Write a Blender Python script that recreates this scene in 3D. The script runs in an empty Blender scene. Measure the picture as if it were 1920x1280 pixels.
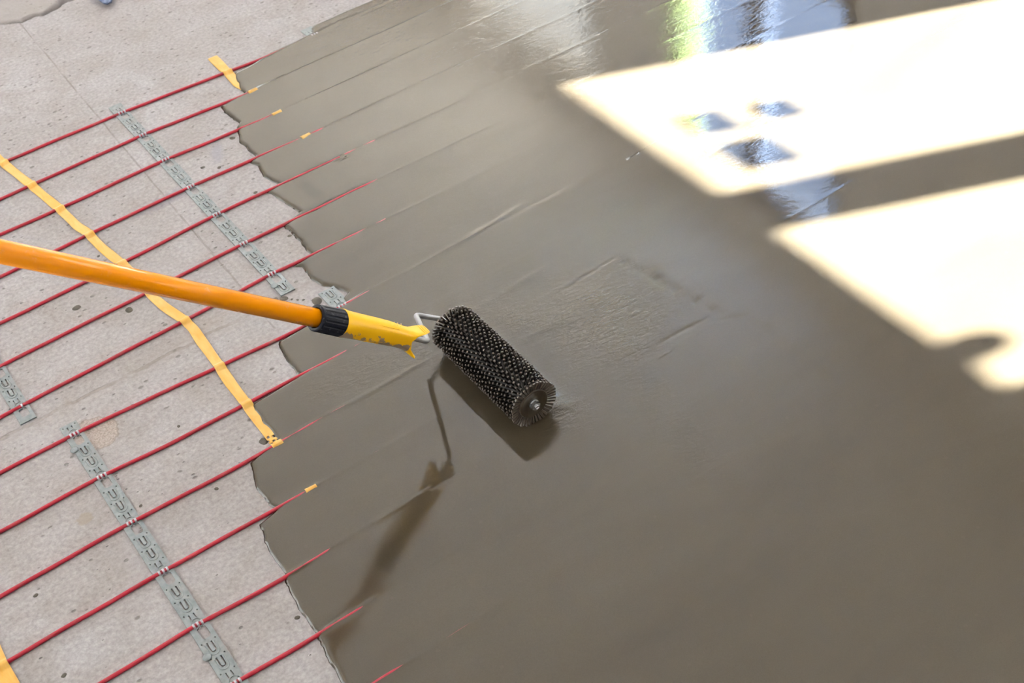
import bpy, math, random
import numpy as np
from mathutils import Vector, Matrix, noise
random.seed(7); RNG = np.random.default_rng(7)
C = bpy.context.scene.collection
S = bpy.context.scene
PI = math.pi

# ------------------------------------------------------------------ camera
cam_d = bpy.data.cameras.new('camera'); cam = bpy.data.objects.new('camera', cam_d); C.objects.link(cam)
Rm = ((0.8156641367, 0.4535619598, -0.3591288972),
      (-0.5702836825, 0.5259561177, -0.6309886558),
      (-0.0973064108, 0.7194801671, 0.6876625274))
M = Matrix(Rm).to_4x4(); M.translation = Vector((-0.01710825, -2.16010559, 1.32150562))
cam.matrix_world = M
cam_d.sensor_width = 36; cam_d.lens = 2577.598 / 1920 * 36
cam_d.clip_start = 0.05; cam_d.clip_end = 200
cam_d.dof.use_dof = True; cam_d.dof.focus_distance = 1.78; cam_d.dof.aperture_fstop = 11
S.camera = cam

# ------------------------------------------------------------------ world, sun, exposure
S.view_settings.view_transform = 'Standard'; S.view_settings.look = 'None'
S.view_settings.gamma = 1; S.view_settings.use_curve_mapping = False
S.view_settings.exposure = 0.24
w = bpy.data.worlds.new('overcast_sky'); S.world = w; w.use_nodes = True
bgn = w.node_tree.nodes['Background']; bgn.inputs[0].default_value = (1.0, 0.99, 0.985, 1); bgn.inputs[1].default_value = 6.5
AZ = math.radians(-23.5); EL = math.radians(43.8)
to_sun = Vector((math.cos(AZ)*math.cos(EL), math.sin(AZ)*math.cos(EL), math.sin(EL)))
sd = bpy.data.lights.new('sun', 'SUN'); sd.energy = 205; sd.angle = 0.0105; sd.color = (1.0, 0.98, 0.95)
so = bpy.data.objects.new('sun', sd); C.objects.link(so)
so.rotation_euler = to_sun.to_track_quat('Z', 'Y').to_euler(); so.location = to_sun*12
XR = 3.14; XL = -2.4; YF = 5.6; YB = -5.0; ZC = 2.52
def portal(loc, rot, sx, sy):
    l = bpy.data.lights.new('window_portal', 'AREA'); l.shape = 'RECTANGLE'; l.size = sx; l.size_y = sy
    l.cycles.is_portal = True
    o = bpy.data.objects.new('window_portal', l); C.objects.link(o); o.location = loc; o.rotation_euler = rot
# windows: (wall, along0, along1, z0, z1, kind)
WZ1 = 2.345
WINS = [('right', -2.43, -1.373, 1.12, WZ1, 'stickers'), ('right', 0.72, 1.73, 0.1, WZ1, 'film'),
        ('right', 2.27, 3.80, 0.9, WZ1, 'clear'), ('far', 0.9, 2.5, 0.9, 1.9, 'clear'),
        ('left', -1.6, 0.5, 0.1, WZ1, 'clear'), ('left', 0.7, 2.8, 0.1, WZ1, 'clear')]  # left pair is unseen, added to light the ceiling and right wall
for wall, a, b, z0, z1, k in WINS:
    if wall == 'right': portal((XR-0.012, (a+b)/2, (z0+z1)/2), (0, PI/2, 0), z1-z0, b-a)
    if wall == 'left': portal((XL+0.012, (a+b)/2, (z0+z1)/2), (0, -PI/2, 0), z1-z0, b-a)
    if wall == 'back': portal(((a+b)/2, YB+0.012, (z0+z1)/2), (PI/2, 0, PI), b-a, z1-z0)
    if wall == 'far': portal(((a+b)/2, YF-0.012, (z0+z1)/2), (-PI/2, 0, PI), b-a, z1-z0)

# ------------------------------------------------------------------ helpers
def mesh(name, verts, faces, mat=None, parent=None, smooth=True, uvless=True):
    me = bpy.data.meshes.new(name)
    me.from_pydata([tuple(map(float, v)) for v in verts] if not isinstance(verts, np.ndarray) else verts.tolist(), [], faces if isinstance(faces, list) else faces.tolist())
    if smooth: me.polygons.foreach_set('use_smooth', [True]*len(me.polygons))
    if mat: me.materials.append(mat)
    me.update()
    o = bpy.data.objects.new(name, me); C.objects.link(o)
    if parent: o.parent = parent
    return o
def tag(o, label=None, cat=None, group=None, kind=None):
    if label: o['label'] = label
    if cat: o['category'] = cat
    if group: o['group'] = group
    if kind: o['kind'] = kind
    return o
def empty(name, loc=(0, 0, 0)):
    o = bpy.data.objects.new(name, None); o.location = loc; o.empty_display_size = 0.05; C.objects.link(o); return o
class MB:
    def __init__(s): s.v = []; s.f = []
    def add(s, v, f):
        n = len(s.v); s.v += [tuple(map(float, p)) for p in v]; s.f += [tuple(i+n for i in q) for q in f]
    def box(s, lo, hi):
        (a, b, c), (d, e, g) = lo, hi
        s.add([(a,b,c),(d,b,c),(d,e,c),(a,e,c),(a,b,g),(d,b,g),(d,e,g),(a,e,g)],
              [(0,3,2,1),(4,5,6,7),(0,1,5,4),(1,2,6,5),(2,3,7,6),(3,0,4,7)])
    def tube(s, pts, r, n=10, caps=True):
        pts = [Vector(p) for p in pts]; rs = r if hasattr(r, '__len__') else [r]*len(pts)
        V = []; F = []; up = None
        for i, p in enumerate(pts):
            t = (pts[min(i+1, len(pts)-1)]-pts[max(i-1, 0)]).normalized()
            if up is None: up = Vector((0, 0, 1)) if abs(t.z) < 0.9 else Vector((1, 0, 0))
            a = (up-t*up.dot(t)).normalized(); up = a; b = t.cross(a)
            for k in range(n):
                th = 2*PI*k/n; V.append(p+(a*math.cos(th)+b*math.sin(th))*rs[i])
        for i in range(len(pts)-1):
            for k in range(n):
                k2 = (k+1) % n; F.append((i*n+k, i*n+k2, (i+1)*n+k2, (i+1)*n+k))
        if caps: F.append(tuple(range(n-1, -1, -1))); F.append(tuple(range((len(pts)-1)*n, len(pts)*n)))
        s.add(V, F)
    def lathe(s, prof, o, ax, n=32):
        # prof: (distance along axis, radius)
        ax = Vector(ax).normalized(); u = ax.orthogonal().normalized(); v = ax.cross(u); o = Vector(o); V = []; F = []
        for t, r in prof:
            for k in range(n):
                th = 2*PI*k/n; V.append(o+ax*t+(u*math.cos(th)+v*math.sin(th))*r)
        for i in range(len(prof)-1):
            for k in range(n):
                k2 = (k+1) % n; F.append((i*n+k, (i+1)*n+k, (i+1)*n+k2, i*n+k2))
        F.append(tuple(range(n))); F.append(tuple(range(len(prof)*n-1, (len(prof)-1)*n-1, -1)))
        s.add(V, F)
    def build(s, name, mat, parent=None, smooth=True): return mesh(name, s.v, s.f, mat, parent, smooth)
def autosmooth(o, ang=35):
    me = o.data
    try: me.set_sharp_from_angle(angle=math.radians(ang))
    except Exception: pass
    return o
def ss(a, b, x):
    t = np.clip((x-a)/(b-a), 0, 1); return t*t*(3-2*t)

# ------------------------------------------------------------------ material helpers
def mat(name):
    m = bpy.data.materials.new(name); m.use_nodes = True; nt = m.node_tree
    return m, nt, nt.nodes['Principled BSDF']
def N(nt, t, **kw):
    n = nt.nodes.new(t)
    for k, v in kw.items():
        if k in n.inputs: n.inputs[k].default_value = v
        else: setattr(n, k, v)
    return n
def L(nt, a, b): nt.links.new(a, b)
def noise_n(nt, vec, scale, detail=3, rough=0.55, dist=0.0):
    n = N(nt, 'ShaderNodeTexNoise'); n.inputs['Scale'].default_value = scale; n.inputs['Detail'].default_value = detail
    n.inputs['Roughness'].default_value = rough; n.inputs['Distortion'].default_value = dist
    if vec is not None: L(nt, vec, n.inputs['Vector'])
    return n.outputs['Fac']
def ramp(nt, fac, stops):
    r = N(nt, 'ShaderNodeValToRGB'); e = r.color_ramp.elements
    while len(e) < len(stops): e.new(0.5)
    for i, (p, c) in enumerate(stops):
        e[i].position = p; e[i].color = tuple(c)+(1,) if hasattr(c, '__len__') else (c, c, c, 1)
    L(nt, fac, r.inputs[0]); return r.outputs[0]
def mixc(nt, fac, a, b, mode='MIX'):
    m = N(nt, 'ShaderNodeMix', data_type='RGBA', blend_type=mode)
    if hasattr(fac, 'is_linked') or not isinstance(fac, (int, float)): L(nt, fac, m.inputs[0])
    else: m.inputs[0].default_value = fac
    for s, x in ((m.inputs[6], a), (m.inputs[7], b)):
        if isinstance(x, tuple): s.default_value = x+(1,) if len(x) == 3 else x
        else: L(nt, x, s)
    return m.outputs[2]
def math_n(nt, op, a, b=None, c=None, clamp=False):
    m = N(nt, 'ShaderNodeMath', operation=op); m.use_clamp = clamp
    for i, x in enumerate((a, b, c)):
        if x is None: continue
        if isinstance(x, (int, float)): m.inputs[i].default_value = x
        else: L(nt, x, m.inputs[i])
    return m.outputs[0]
def bump(nt, h, dist, strength=1.0, nrm=None):
    b = N(nt, 'ShaderNodeBump'); b.inputs['Strength'].default_value = strength; b.inputs['Distance'].default_value = dist
    L(nt, h, b.inputs['Height'])
    if nrm is not None: L(nt, nrm, b.inputs['Normal'])
    return b.outputs[0]
def objco(nt): return N(nt, 'ShaderNodeTexCoord').outputs['Object']
def simple(name, col, rough=0.5, metal=0.0, nscale=60, namp=0.12, bscale=200, bamp=0.0002, spec=0.5):
    m, nt, p = mat(name); co = objco(nt)
    f = noise_n(nt, co, nscale, 4)
    c = mixc(nt, f, tuple(max(0, x*(1-namp)) for x in col), tuple(min(1, x*(1+namp)) for x in col))
    L(nt, c, p.inputs['Base Color']); p.inputs['Roughness'].default_value = rough; p.inputs['Metallic'].default_value = metal
    p.inputs['Specular IOR Level'].default_value = spec
    if bamp: L(nt, bump(nt, noise_n(nt, co, bscale, 3), bamp), p.inputs['Normal'])
    return m

# --- concrete
def concrete_material():
    m, nt, p = mat('pale_concrete'); co = objco(nt)
    sep = N(nt, 'ShaderNodeSeparateXYZ'); L(nt, co, sep.inputs[0]); X, Y = sep.outputs[0], sep.outputs[1]
    big = noise_n(nt, co, 3.2, 5, 0.6, 0.4); mid = noise_n(nt, co, 14, 5, 0.65, 0.6); fine = noise_n(nt, co, 160, 4, 0.7)
    c = ramp(nt, big, [(0.3, (0.272, 0.255, 0.263)), (0.5, (0.300, 0.283, 0.294)), (0.72, (0.330, 0.322, 0.338))])
    c = mixc(nt, math_n(nt, 'MULTIPLY', ramp(nt, mid, [(0.40, 0.0), (0.68, 1.0)]), 0.85), c, (0.247, 0.225, 0.223))
    c = mixc(nt, 0.38, c, ramp(nt, fine, [(0.32, (0.25, 0.24, 0.235)), (0.68, (0.86, 0.84, 0.83))]), 'OVERLAY')
    # pits: small dark pores, denser towards the far left
    v = N(nt, 'ShaderNodeTexVoronoi'); v.inputs['Scale'].default_value = 115; v.inputs['Randomness'].default_value = 1
    warp = N(nt, 'ShaderNodeVectorMath', operation='MULTIPLY'); L(nt, co, warp.inputs[0]); warp.inputs[1].default_value = (0.75, 1.15, 1)
    L(nt, warp.outputs[0], v.inputs['Vector'])
    vc = N(nt, 'ShaderNodeSeparateColor'); L(nt, v.outputs['Color'], vc.inputs[0])
    dens = math_n(nt, 'MULTIPLY_ADD', Y, 0.45, 0.62)
    dens = math_n(nt, 'ADD', dens, math_n(nt, 'MULTIPLY', math_n(nt, 'SUBTRACT', mid, 0.5), 1.3))
    dens = math_n(nt, 'MAXIMUM', dens, 0.03)
    on = math_n(nt, 'LESS_THAN', vc.outputs[0], math_n(nt, 'MULTIPLY', dens, 0.62))
    rad = math_n(nt, 'MULTIPLY_ADD', math_n(nt, 'POWER', vc.outputs[1], 3.0), 0.30, 0.13)
    pit = math_n(nt, 'MULTIPLY', on, math_n(nt, 'SUBTRACT', 1.0, math_n(nt, 'DIVIDE', v.outputs['Distance'], rad), clamp=True))
    pit = math_n(nt, 'MULTIPLY', pit, 2.0, clamp=True)
    c = mixc(nt, math_n(nt, 'MULTIPLY', pit, 0.80), c, (0.143, 0.132, 0.127))
    # joints: thin cut lines
    def line(coord, at, w, wob, wamp, amt, lo=None, hi=None, oc=None):
        d = math_n(nt, 'SUBTRACT', coord, at)
        d = math_n(nt, 'ADD', d, math_n(nt, 'MULTIPLY', math_n(nt, 'SUBTRACT', noise_n(nt, co, wob, 3), 0.5), wamp))
        a = math_n(nt, 'ABSOLUTE', d)
        k = math_n(nt, 'SUBTRACT', 1.0, math_n(nt, 'DIVIDE', a, w), clamp=True)
        k = math_n(nt, 'MULTIPLY', k, 2.0, clamp=True)
        if lo is not None:
            k = math_n(nt, 'MULTIPLY', k, math_n(nt, 'GREATER_THAN', oc, lo)); k = math_n(nt, 'MULTIPLY', k, math_n(nt, 'LESS_THAN', oc, hi))
        return math_n(nt, 'MULTIPLY', k, amt)
    atx = math_n(nt, 'MULTIPLY_ADD', Y, 0.021, 0.4412)
    atx = math_n(nt, 'MINIMUM', atx, 0.4412+0.009)
    brk = ramp(nt, noise_n(nt, co, 16, 3), [(0.40, 0.25), (0.56, 1.0)])
    k1 = math_n(nt, 'MULTIPLY', line(X, atx, 0.0017, 6, 0.006, 0.75, -0.70, 0.440, Y), brk)
    k2 = math_n(nt, 'MULTIPLY', line(Y, -0.645, 0.0042, 22, 0.020, 0.55, -3, 0.6, X), brk)
    k2b = math_n(nt, 'MULTIPLY', line(Y, -0.645, 0.018, 12, 0.02, 0.16, -3, 0.6, X), 1.0)
    c = mixc(nt, k1, c, (0.193, 0.172, 0.163)); c = mixc(nt, k2, c, (0.172, 0.150, 0.138)); c = mixc(nt, k2b, c, (0.250, 0.214, 0.196))
    # stains, each with a place of its own
    def blob(x, y, rx, ry, ang, wob, amp, soft=0.35):
        mp = N(nt, 'ShaderNodeMapping', vector_type='TEXTURE'); L(nt, co, mp.inputs[0])
        mp.inputs['Location'].default_value = (x, y, 0); mp.inputs['Rotation'].default_value = (0, 0, ang); mp.inputs['Scale'].default_value = (rx, ry, 1)
        ln = N(nt, 'ShaderNodeVectorMath', operation='LENGTH')
        fl = N(nt, 'ShaderNodeVectorMath', operation='MULTIPLY'); L(nt, mp.outputs[0], fl.inputs[0]); fl.inputs[1].default_value = (1, 1, 0)
        L(nt, fl.outputs[0], ln.inputs[0])
        d = math_n(nt, 'ADD', ln.outputs['Value'], math_n(nt, 'MULTIPLY', math_n(nt, 'SUBTRACT', noise_n(nt, co, wob, 4), 0.5), amp))
        return math_n(nt, 'DIVIDE', math_n(nt, 'SUBTRACT', 1.0, d), soft, clamp=True)
    s1 = math_n(nt, 'MULTIPLY', blob(0.432, -0.302, 0.055, 0.017, 0.15, 60, 2.2), 0.50); c = mixc(nt, s1, c, (0.193, 0.182, 0.217))
    s2 = math_n(nt, 'MULTIPLY', blob(0.555, -0.243, 0.050, 0.013, 1.2, 50, 1.6, 0.6), 0.30); c = mixc(nt, s2, c, (0.214, 0.214, 0.290))
    agg = ramp(nt, noise_n(nt, co, 380, 3), [(0.35, (0.186, 0.136, 0.109)), (0.6, (0.400, 0.329, 0.290))])
    s3 = blob(0.137, -0.7225, 0.031, 0.034, 0.5, 40, 0.55, 0.10); c = mixc(nt, math_n(nt, 'MULTIPLY', s3, 0.6), c, agg)
    rim = math_n(nt, 'MULTIPLY', math_n(nt, 'SUBTRACT', 1.0, math_n(nt, 'ABSOLUTE', math_n(nt, 'MULTIPLY_ADD', s3, 2.0, -1.0)), clamp=True), 0.55)
    c = mixc(nt, rim, c, (0.157, 0.129, 0.116))
    s4 = math_n(nt, 'MULTIPLY', blob(0.066, -0.856, 0.013, 0.011, 0.3, 120, 1.3, 0.3), 0.6); c = mixc(nt, s4, c, (0.257, 0.214, 0.174))
    s5 = math_n(nt, 'MULTIPLY', blob(0.345, -0.625, 0.11, 0.022, 0.0, 30, 1.2, 0.9), 0.30); c = mixc(nt, s5, c, (0.272, 0.222, 0.196))
    s6 = math_n(nt, 'MULTIPLY', blob(0.60, 0.33, 0.10, 0.05, 0.3, 10, 1.4, 0.9), 0.28); c = mixc(nt, s6, c, (0.272, 0.236, 0.232))
    # older darker slab beyond the crack is told apart by its own attribute
    at = N(nt, 'ShaderNodeAttribute', attribute_name='old_slab')
    c = mixc(nt, math_n(nt, 'MULTIPLY', at.outputs['Fac'], 0.75), c, (0.265, 0.240, 0.236))
    # hair cracks
    def hair(x, y, ln_, ang, amp):
        mp = N(nt, 'ShaderNodeMapping', vector_type='TEXTURE'); L(nt, co, mp.inputs[0]); mp.inputs['Location'].default_value = (x, y, 0); mp.inputs['Rotation'].default_value = (0, 0, ang)
        sp = N(nt, 'ShaderNodeSeparateXYZ'); L(nt, mp.outputs[0], sp.inputs[0])
        d = math_n(nt, 'ABSOLUTE', math_n(nt, 'ADD', sp.outputs[1], math_n(nt, 'MULTIPLY', math_n(nt, 'SUBTRACT', noise_n(nt, co, 24, 4), 0.5), amp)))
        k = math_n(nt, 'MULTIPLY', math_n(nt, 'LESS_THAN', d, 0.0011), math_n(nt, 'LESS_THAN', math_n(nt, 'ABSOLUTE', sp.outputs[0]), ln_)); return math_n(nt, 'MULTIPLY', k, 0.4)
    c = mixc(nt, hair(0.70, 0.305, 0.055, -1.3, 0.07), c, (0.179, 0.157, 0.152)); c = mixc(nt, hair(0.56, -0.165, 0.05, -0.5, 0.06), c, (0.214, 0.193, 0.181))
    L(nt, c, p.inputs['Base Color'])
    p.inputs['Roughness'].default_value = 0.72; p.inputs['Specular IOR Level'].default_value = 0.35
    b = bump(nt, mid, 0.0025, 0.6); b = bump(nt, fine, 0.0005, 0.8, b)
    hole = math_n(nt, 'SUBTRACT', 1.0, math_n(nt, 'MAXIMUM', pit, math_n(nt, 'MAXIMUM', k1, k2)))
    b = bump(nt, hole, 0.0012, 0.9, b)
    L(nt, b, p.inputs['Normal'])
    return m
def cement_material():
    m, nt, p = mat('wet_cement'); co = objco(nt)
    st = N(nt, 'ShaderNodeVectorMath', operation='MULTIPLY'); L(nt, co, st.inputs[0]); st.inputs[1].default_value = (1.0, 2.6, 1)
    big = noise_n(nt, st.outputs[0], 2.2, 4, 0.55, 0.5); fine = noise_n(nt, co, 900, 2, 0.6)
    c = ramp(nt, big, [(0.3, (0.043, 0.0335, 0.022)), (0.7, (0.053, 0.043, 0.029))])
    c = mixc(nt, 0.14, c, ramp(nt, fine, [(0.3, (0.2, 0.2, 0.2)), (0.7, (0.85, 0.85, 0.85))]), 'OVERLAY')
    # small dark specks
    v = N(nt, 'ShaderNodeTexVoronoi'); v.inputs['Scale'].default_value = 42; L(nt, co, v.inputs['Vector'])
    vc = N(nt, 'ShaderNodeSeparateColor'); L(nt, v.outputs['Color'], vc.inputs[0])
    sp = math_n(nt, 'MULTIPLY', math_n(nt, 'LESS_THAN', v.outputs['Distance'], 0.10), math_n(nt, 'LESS_THAN', vc.outputs[0], 0.35))
    c = mixc(nt, math_n(nt, 'MULTIPLY', sp, 0.22), c, (0.07, 0.05, 0.035))
    at = N(nt, 'ShaderNodeAttribute', attribute_name='dark_tone')
    c = mixc(nt, math_n(nt, 'MULTIPLY', at.outputs['Fac'], 0.55), c, (0.038, 0.028, 0.016))  # darkens the cement in zones and bands around the roller
    at3 = N(nt, 'ShaderNodeAttribute', attribute_name='film')
    c = mixc(nt, at3.outputs['Fac'], c, (0.025, 0.019, 0.012))
    L(nt, c, p.inputs['Base Color'])
    p.inputs['IOR'].default_value = 1.5
    L(nt, math_n(nt, 'MULTIPLY_ADD', fine, 0.008, 0.010), p.inputs['Roughness'])
    at2 = N(nt, 'ShaderNodeAttribute', attribute_name='ripple')
    s2 = N(nt, 'ShaderNodeMapping'); L(nt, co, s2.inputs[0]); s2.inputs['Rotation'].default_value = (0, 0, 0.95); s2.inputs['Scale'].default_value = (1.0, 2.6, 1)
    rip = noise_n(nt, s2.outputs[0], 75, 3, 0.6, 0.5)
    lo = noise_n(nt, st.outputs[0], 9, 3, 0.5, 0.3); rip2 = noise_n(nt, co, 55, 2, 0.5, 0.2)
    b = bump(nt, lo, 0.0003, 0.5)
    b = bump(nt, rip2, 0.00008, 0.5, b)
    b = bump(nt, math_n(nt, 'MULTIPLY', rip, at2.outputs['Fac']), 0.0028, 0.85, b)
    b = bump(nt, fine, 0.000012, 0.5, b)
    L(nt, b, p.inputs['Normal'])
    return m
M_CONC = concrete_material(); M_CEM = cement_material()
M_WALL = simple('white_plaster', (0.84, 0.81, 0.78), 0.85, 0, 8, 0.05, 60, 0.001)
M_CEIL = simple('white_ceiling', (0.90, 0.865, 0.835), 0.9, 0, 6, 0.03, 60, 0.001)
M_FRAME = simple('white_window_plastic', (0.55, 0.53, 0.50), 0.4)
M_BROWN = simple('brown_window_frame', (0.13, 0.10, 0.08), 0.5)
M_GROUND = simple('sunlit_pale_paving', (0.47, 0.447, 0.420), 0.9, 0, 2, 0.2)
def glass(name, tint, gl=0.06):
    m = bpy.data.materials.new(name); m.use_nodes = True; nt = m.node_tree; nt.nodes.clear()
    o = N(nt, 'ShaderNodeOutputMaterial'); t = N(nt, 'ShaderNodeBsdfTransparent'); g = N(nt, 'ShaderNodeBsdfGlossy'); g.inputs['Roughness'].default_value = 0.02
    co = objco(nt); L(nt, mixc(nt, noise_n(nt, co, 3, 2), tint, tuple(x*0.96 for x in tint)), t.inputs[0])
    x = N(nt, 'ShaderNodeMixShader'); x.inputs[0].default_value = gl; L(nt, t.outputs[0], x.inputs[1]); L(nt, g.outputs[0], x.inputs[2]); L(nt, x.outputs[0], o.inputs[0]); return m
M_GLASS = glass('clear_glass', (0.95, 0.97, 0.96)); M_BLUE = glass('blue_protective_film', (0.66, 0.79, 0.985)); M_GREEN = glass('green_protective_film', (0.78, 0.93, 0.62))
M_STICK = simple('opaque_sticker', (0.6, 0.62, 0.65), 0.6)

# ------------------------------------------------------------------ room shell
T = 0.20
def wall(name, axis, pos, out, a0, a1, holes):
    """axis 'x': wall plane at x=pos running along y; 'y': at y=pos running along x. one mesh with openings"""
    mb = MB(); As = sorted({a0, a1, *[h[0] for h in holes], *[h[1] for h in holes]}); Zs = sorted({0.0, ZC, *[h[2] for h in holes], *[h[3] for h in holes]})
    for i in range(len(As)-1):
        for j in range(len(Zs)-1):
            am = (As[i]+As[i+1])/2; zm = (Zs[j]+Zs[j+1])/2
            if any(h[0] < am < h[1] and h[2] < zm < h[3] for h in holes): continue
            p0, p1 = sorted((pos, pos+out*T))
            if axis == 'x': mb.box((p0, As[i], Zs[j]), (p1, As[i+1], Zs[j+1]))
            else: mb.box((As[i], p0, Zs[j]), (As[i+1], p1, Zs[j+1]))
    o = mb.build(name, M_WALL, smooth=False); o['kind'] = 'structure'; return o
hs = lambda n: [(a, b, z0, z1) for wl, a, b, z0, z1, k in WINS if wl == n]
wall('wall_right', 'x', XR, 1, YB, YF, hs('right')); wall('wall_left', 'x', XL, -1, YB, YF, hs('left'))
wall('wall_back', 'y', YB, -1, XL-T, XR+T, hs('back')); wall('wall_front', 'y', YF, 1, XL-T, XR+T, hs('far'))
mb = MB(); mb.box((XL-T, YB-T, ZC), (XR+T, YF+T, ZC+0.2)); tag(mb.build('ceiling', M_CEIL, smooth=False), kind='structure')
mb = MB(); mb.box((-60, -60, -0.8), (60, 60, -0.5)); tag(mb.build('ground', M_GROUND, smooth=False), kind='structure')
def P3(wall_, a, z, d):   # a point in a window: along, height, depth outward
    return {'right': (XR+d, a, z), 'left': (XL-d, a, z), 'back': (a, YB-d, z), 'far': (a, YF+d, z)}[wall_]
def wbox(mb, wl, a0, a1, z0, z1, d0, d1):
    p, q = P3(wl, a0, z0, d0), P3(wl, a1, z1, d1)
    mb.box(tuple(min(x, y) for x, y in zip(p, q)), tuple(max(x, y) for x, y in zip(p, q)))
for i, (wl, a, b, z0, z1, k) in enumerate(WINS):
    r = empty('window_%d' % (i+1), P3(wl, (a+b)/2, z0, 0)); r['kind'] = 'structure'
    inv = -Vector(r.location)
    def wb(name, m_, boxes):
        mb = MB()
        for bx in boxes: wbox(mb, wl, *bx)
        o = mb.build(name, m_, r, smooth=False); o.location = inv; return o
    fw = 0.022 if k == 'stickers' else 0.05; D0, D1 = (0.0, 0.06) if (wl == 'right' and k != 'stickers') else (T-0.06, T)
    MF = M_BROWN if wl == 'right' else M_FRAME; hd = 0.06 if D0 == 0.0 else 0.001; PD = D1-0.014
    wb('window_frame', MF, [(a, a+fw, z0, z1, D0, D1), (b-fw, b, z0, z1, D0, D1), (a+fw, b-fw, z0, z0+fw, D0, D1), (a+fw, b-fw, z1-hd, z1, D0, D1)])
    mids = {'stickers': (-1.963, -1.868), 'film': (1.17, 1.27), 'clear': ((a+b)/2-0.06, (a+b)/2+0.06)}[k]
    if i == 2: mids = (3.50, 3.56)
    wb('mullion', MF, [(mids[0], mids[1], z0+fw, z1-hd, D0, D1)])
    g = M_BLUE if k == 'film' else M_GLASS
    zl = 1.22 if k == 'film' else z0+fw
    if k == 'film':
        wb('transom', MF, [(a+fw, b-fw, zl-0.05, zl, D0, D1)])
        wb('pane', M_GLASS, [(a+fw, mids[0], z0+fw, zl-0.05, PD, PD+0.004)]); wb('pane', M_GLASS, [(mids[1], b-fw, z0+fw, zl-0.05, PD, PD+0.004)])  # unseen clear lower panes, added to bring neutral light to the ceiling
    wb('pane', g, [(a+fw, mids[0], zl, z1-hd, PD, PD+0.004)])
    wb('pane', g, [(mids[1], b-fw-(0.09 if k == 'film' else 0), zl, z1-hd, PD, PD+0.004)])
    if k == 'film': wb('pane', M_GREEN, [(b-fw-0.09, b-fw, zl, z1-hd, PD, PD+0.004)])
    wb('window_sill', M_FRAME, [(a+0.001, b-0.001, z0, z0+0.02, -0.10, T-0.061)])
    if k == 'stickers':
        for (u0, u1, v0, v1) in ((-1.697, -1.624, 2.178, 2.252), (-1.692, -1.631, 2.072, 2.140), (-1.816, -1.727, 2.165, 2.262)):
            wb('sticker', M_STICK, [(u0, u1, v0, v1, T-0.0165, T-0.0142)])

    if k == 'stickers':
        pl = [(-2.28, 2.36), (-2.283, 2.30), (-2.268, 2.25), (-2.270, 2.205), (-2.295, 2.190), (-2.314, 2.215), (-2.322, 2.255), (-2.335, 2.275), (-2.350, 2.27), (-2.352, 2.31), (-2.375, 2.338), (-2.43, 2.36)]
        V = [(XR+T-0.075+dx, y, z) for dx in (0, 0.012) for y, z in pl]; n = len(pl)
        F = [tuple(range(n)), tuple(range(2*n-1, n-1, -1))]+[(q, (q+1) % n, n+(q+1) % n, n+q) for q in range(n)]
        o = mesh('shadow_cutout', V, F, M_STICK, r, False); o.location = inv  # unseen flat piece, outlined to cast the scalloped shadow

# ------------------------------------------------------------------ measured world layout
EDGE = [[0.8795,0.0060],[0.8790,0.0045],[0.8721,0.0025],[0.8635,-0.0153],[0.8594,-0.0180],[0.827,-0.0200],[0.775,-0.0215],[0.725,-0.0330],[0.6916,-0.0345],[0.6849,-0.0507],[0.6764,-0.0829],[0.6734,-0.1102],[0.623,-0.1175],[0.6198,-0.1391],[0.6216,-0.1629],[0.6248,-0.1878],[0.6161,-0.1948],[0.6043,-0.2266],[0.5993,-0.2387],[0.5997,-0.2682],[0.6002,-0.2952],[0.5849,-0.3074],[0.591,-0.323],[0.5846,-0.3566],[0.5925,-0.3928],[0.569,-0.4],[0.573,-0.4112],[0.5782,-0.4495],[0.5815,-0.4671],[0.584,-0.4839],[0.5489,-0.4973],[0.5457,-0.505],[0.5496,-0.512],[0.5484,-0.5267],[0.5498,-0.5487],[0.5474,-0.5705],[0.5475,-0.5875],[0.5127,-0.5949],[0.5221,-0.6049],[0.5211,-0.6187],[0.5201,-0.6373],[0.5222,-0.6535],[0.5235,-0.6626],[0.5358,-0.6766],[0.5432,-0.691],[0.5464,-0.7031],[0.5343,-0.7098],[0.5315,-0.7211],[0.453,-0.7258],[0.4162,-0.7281],[0.4127,-0.7386],[0.4083,-0.7633],[0.4062,-0.7896],[0.4062,-0.8102],[0.3294,-0.816],[0.3267,-0.8294],[0.3249,-0.8537],[0.3258,-0.8985],[0.2893,-0.9072],[0.2778,-0.9109],[0.2716,-0.9308],[0.2654,-0.9491],[0.2637,-0.9765],[0.2676,-1.0045],[0.2396,-1.0113],[0.2359,-1.0258],[0.2295,-1.0569],[0.2294,-1.0994],[0.2238,-1.11],[0.2186,-1.1428],[0.2173,-1.168],[0.2175,-1.1976],[0.2156,-1.2074],[0.2113,-1.2343],[0.2079,-1.2738],[0.2041,-1.3199],[0.198,-1.40],[0.190,-1.5],[0.21,-1.7],[0.15,-2.0],[0.1,-2.4],[0.12,-3.0],[0.1,-4.9]]
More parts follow.
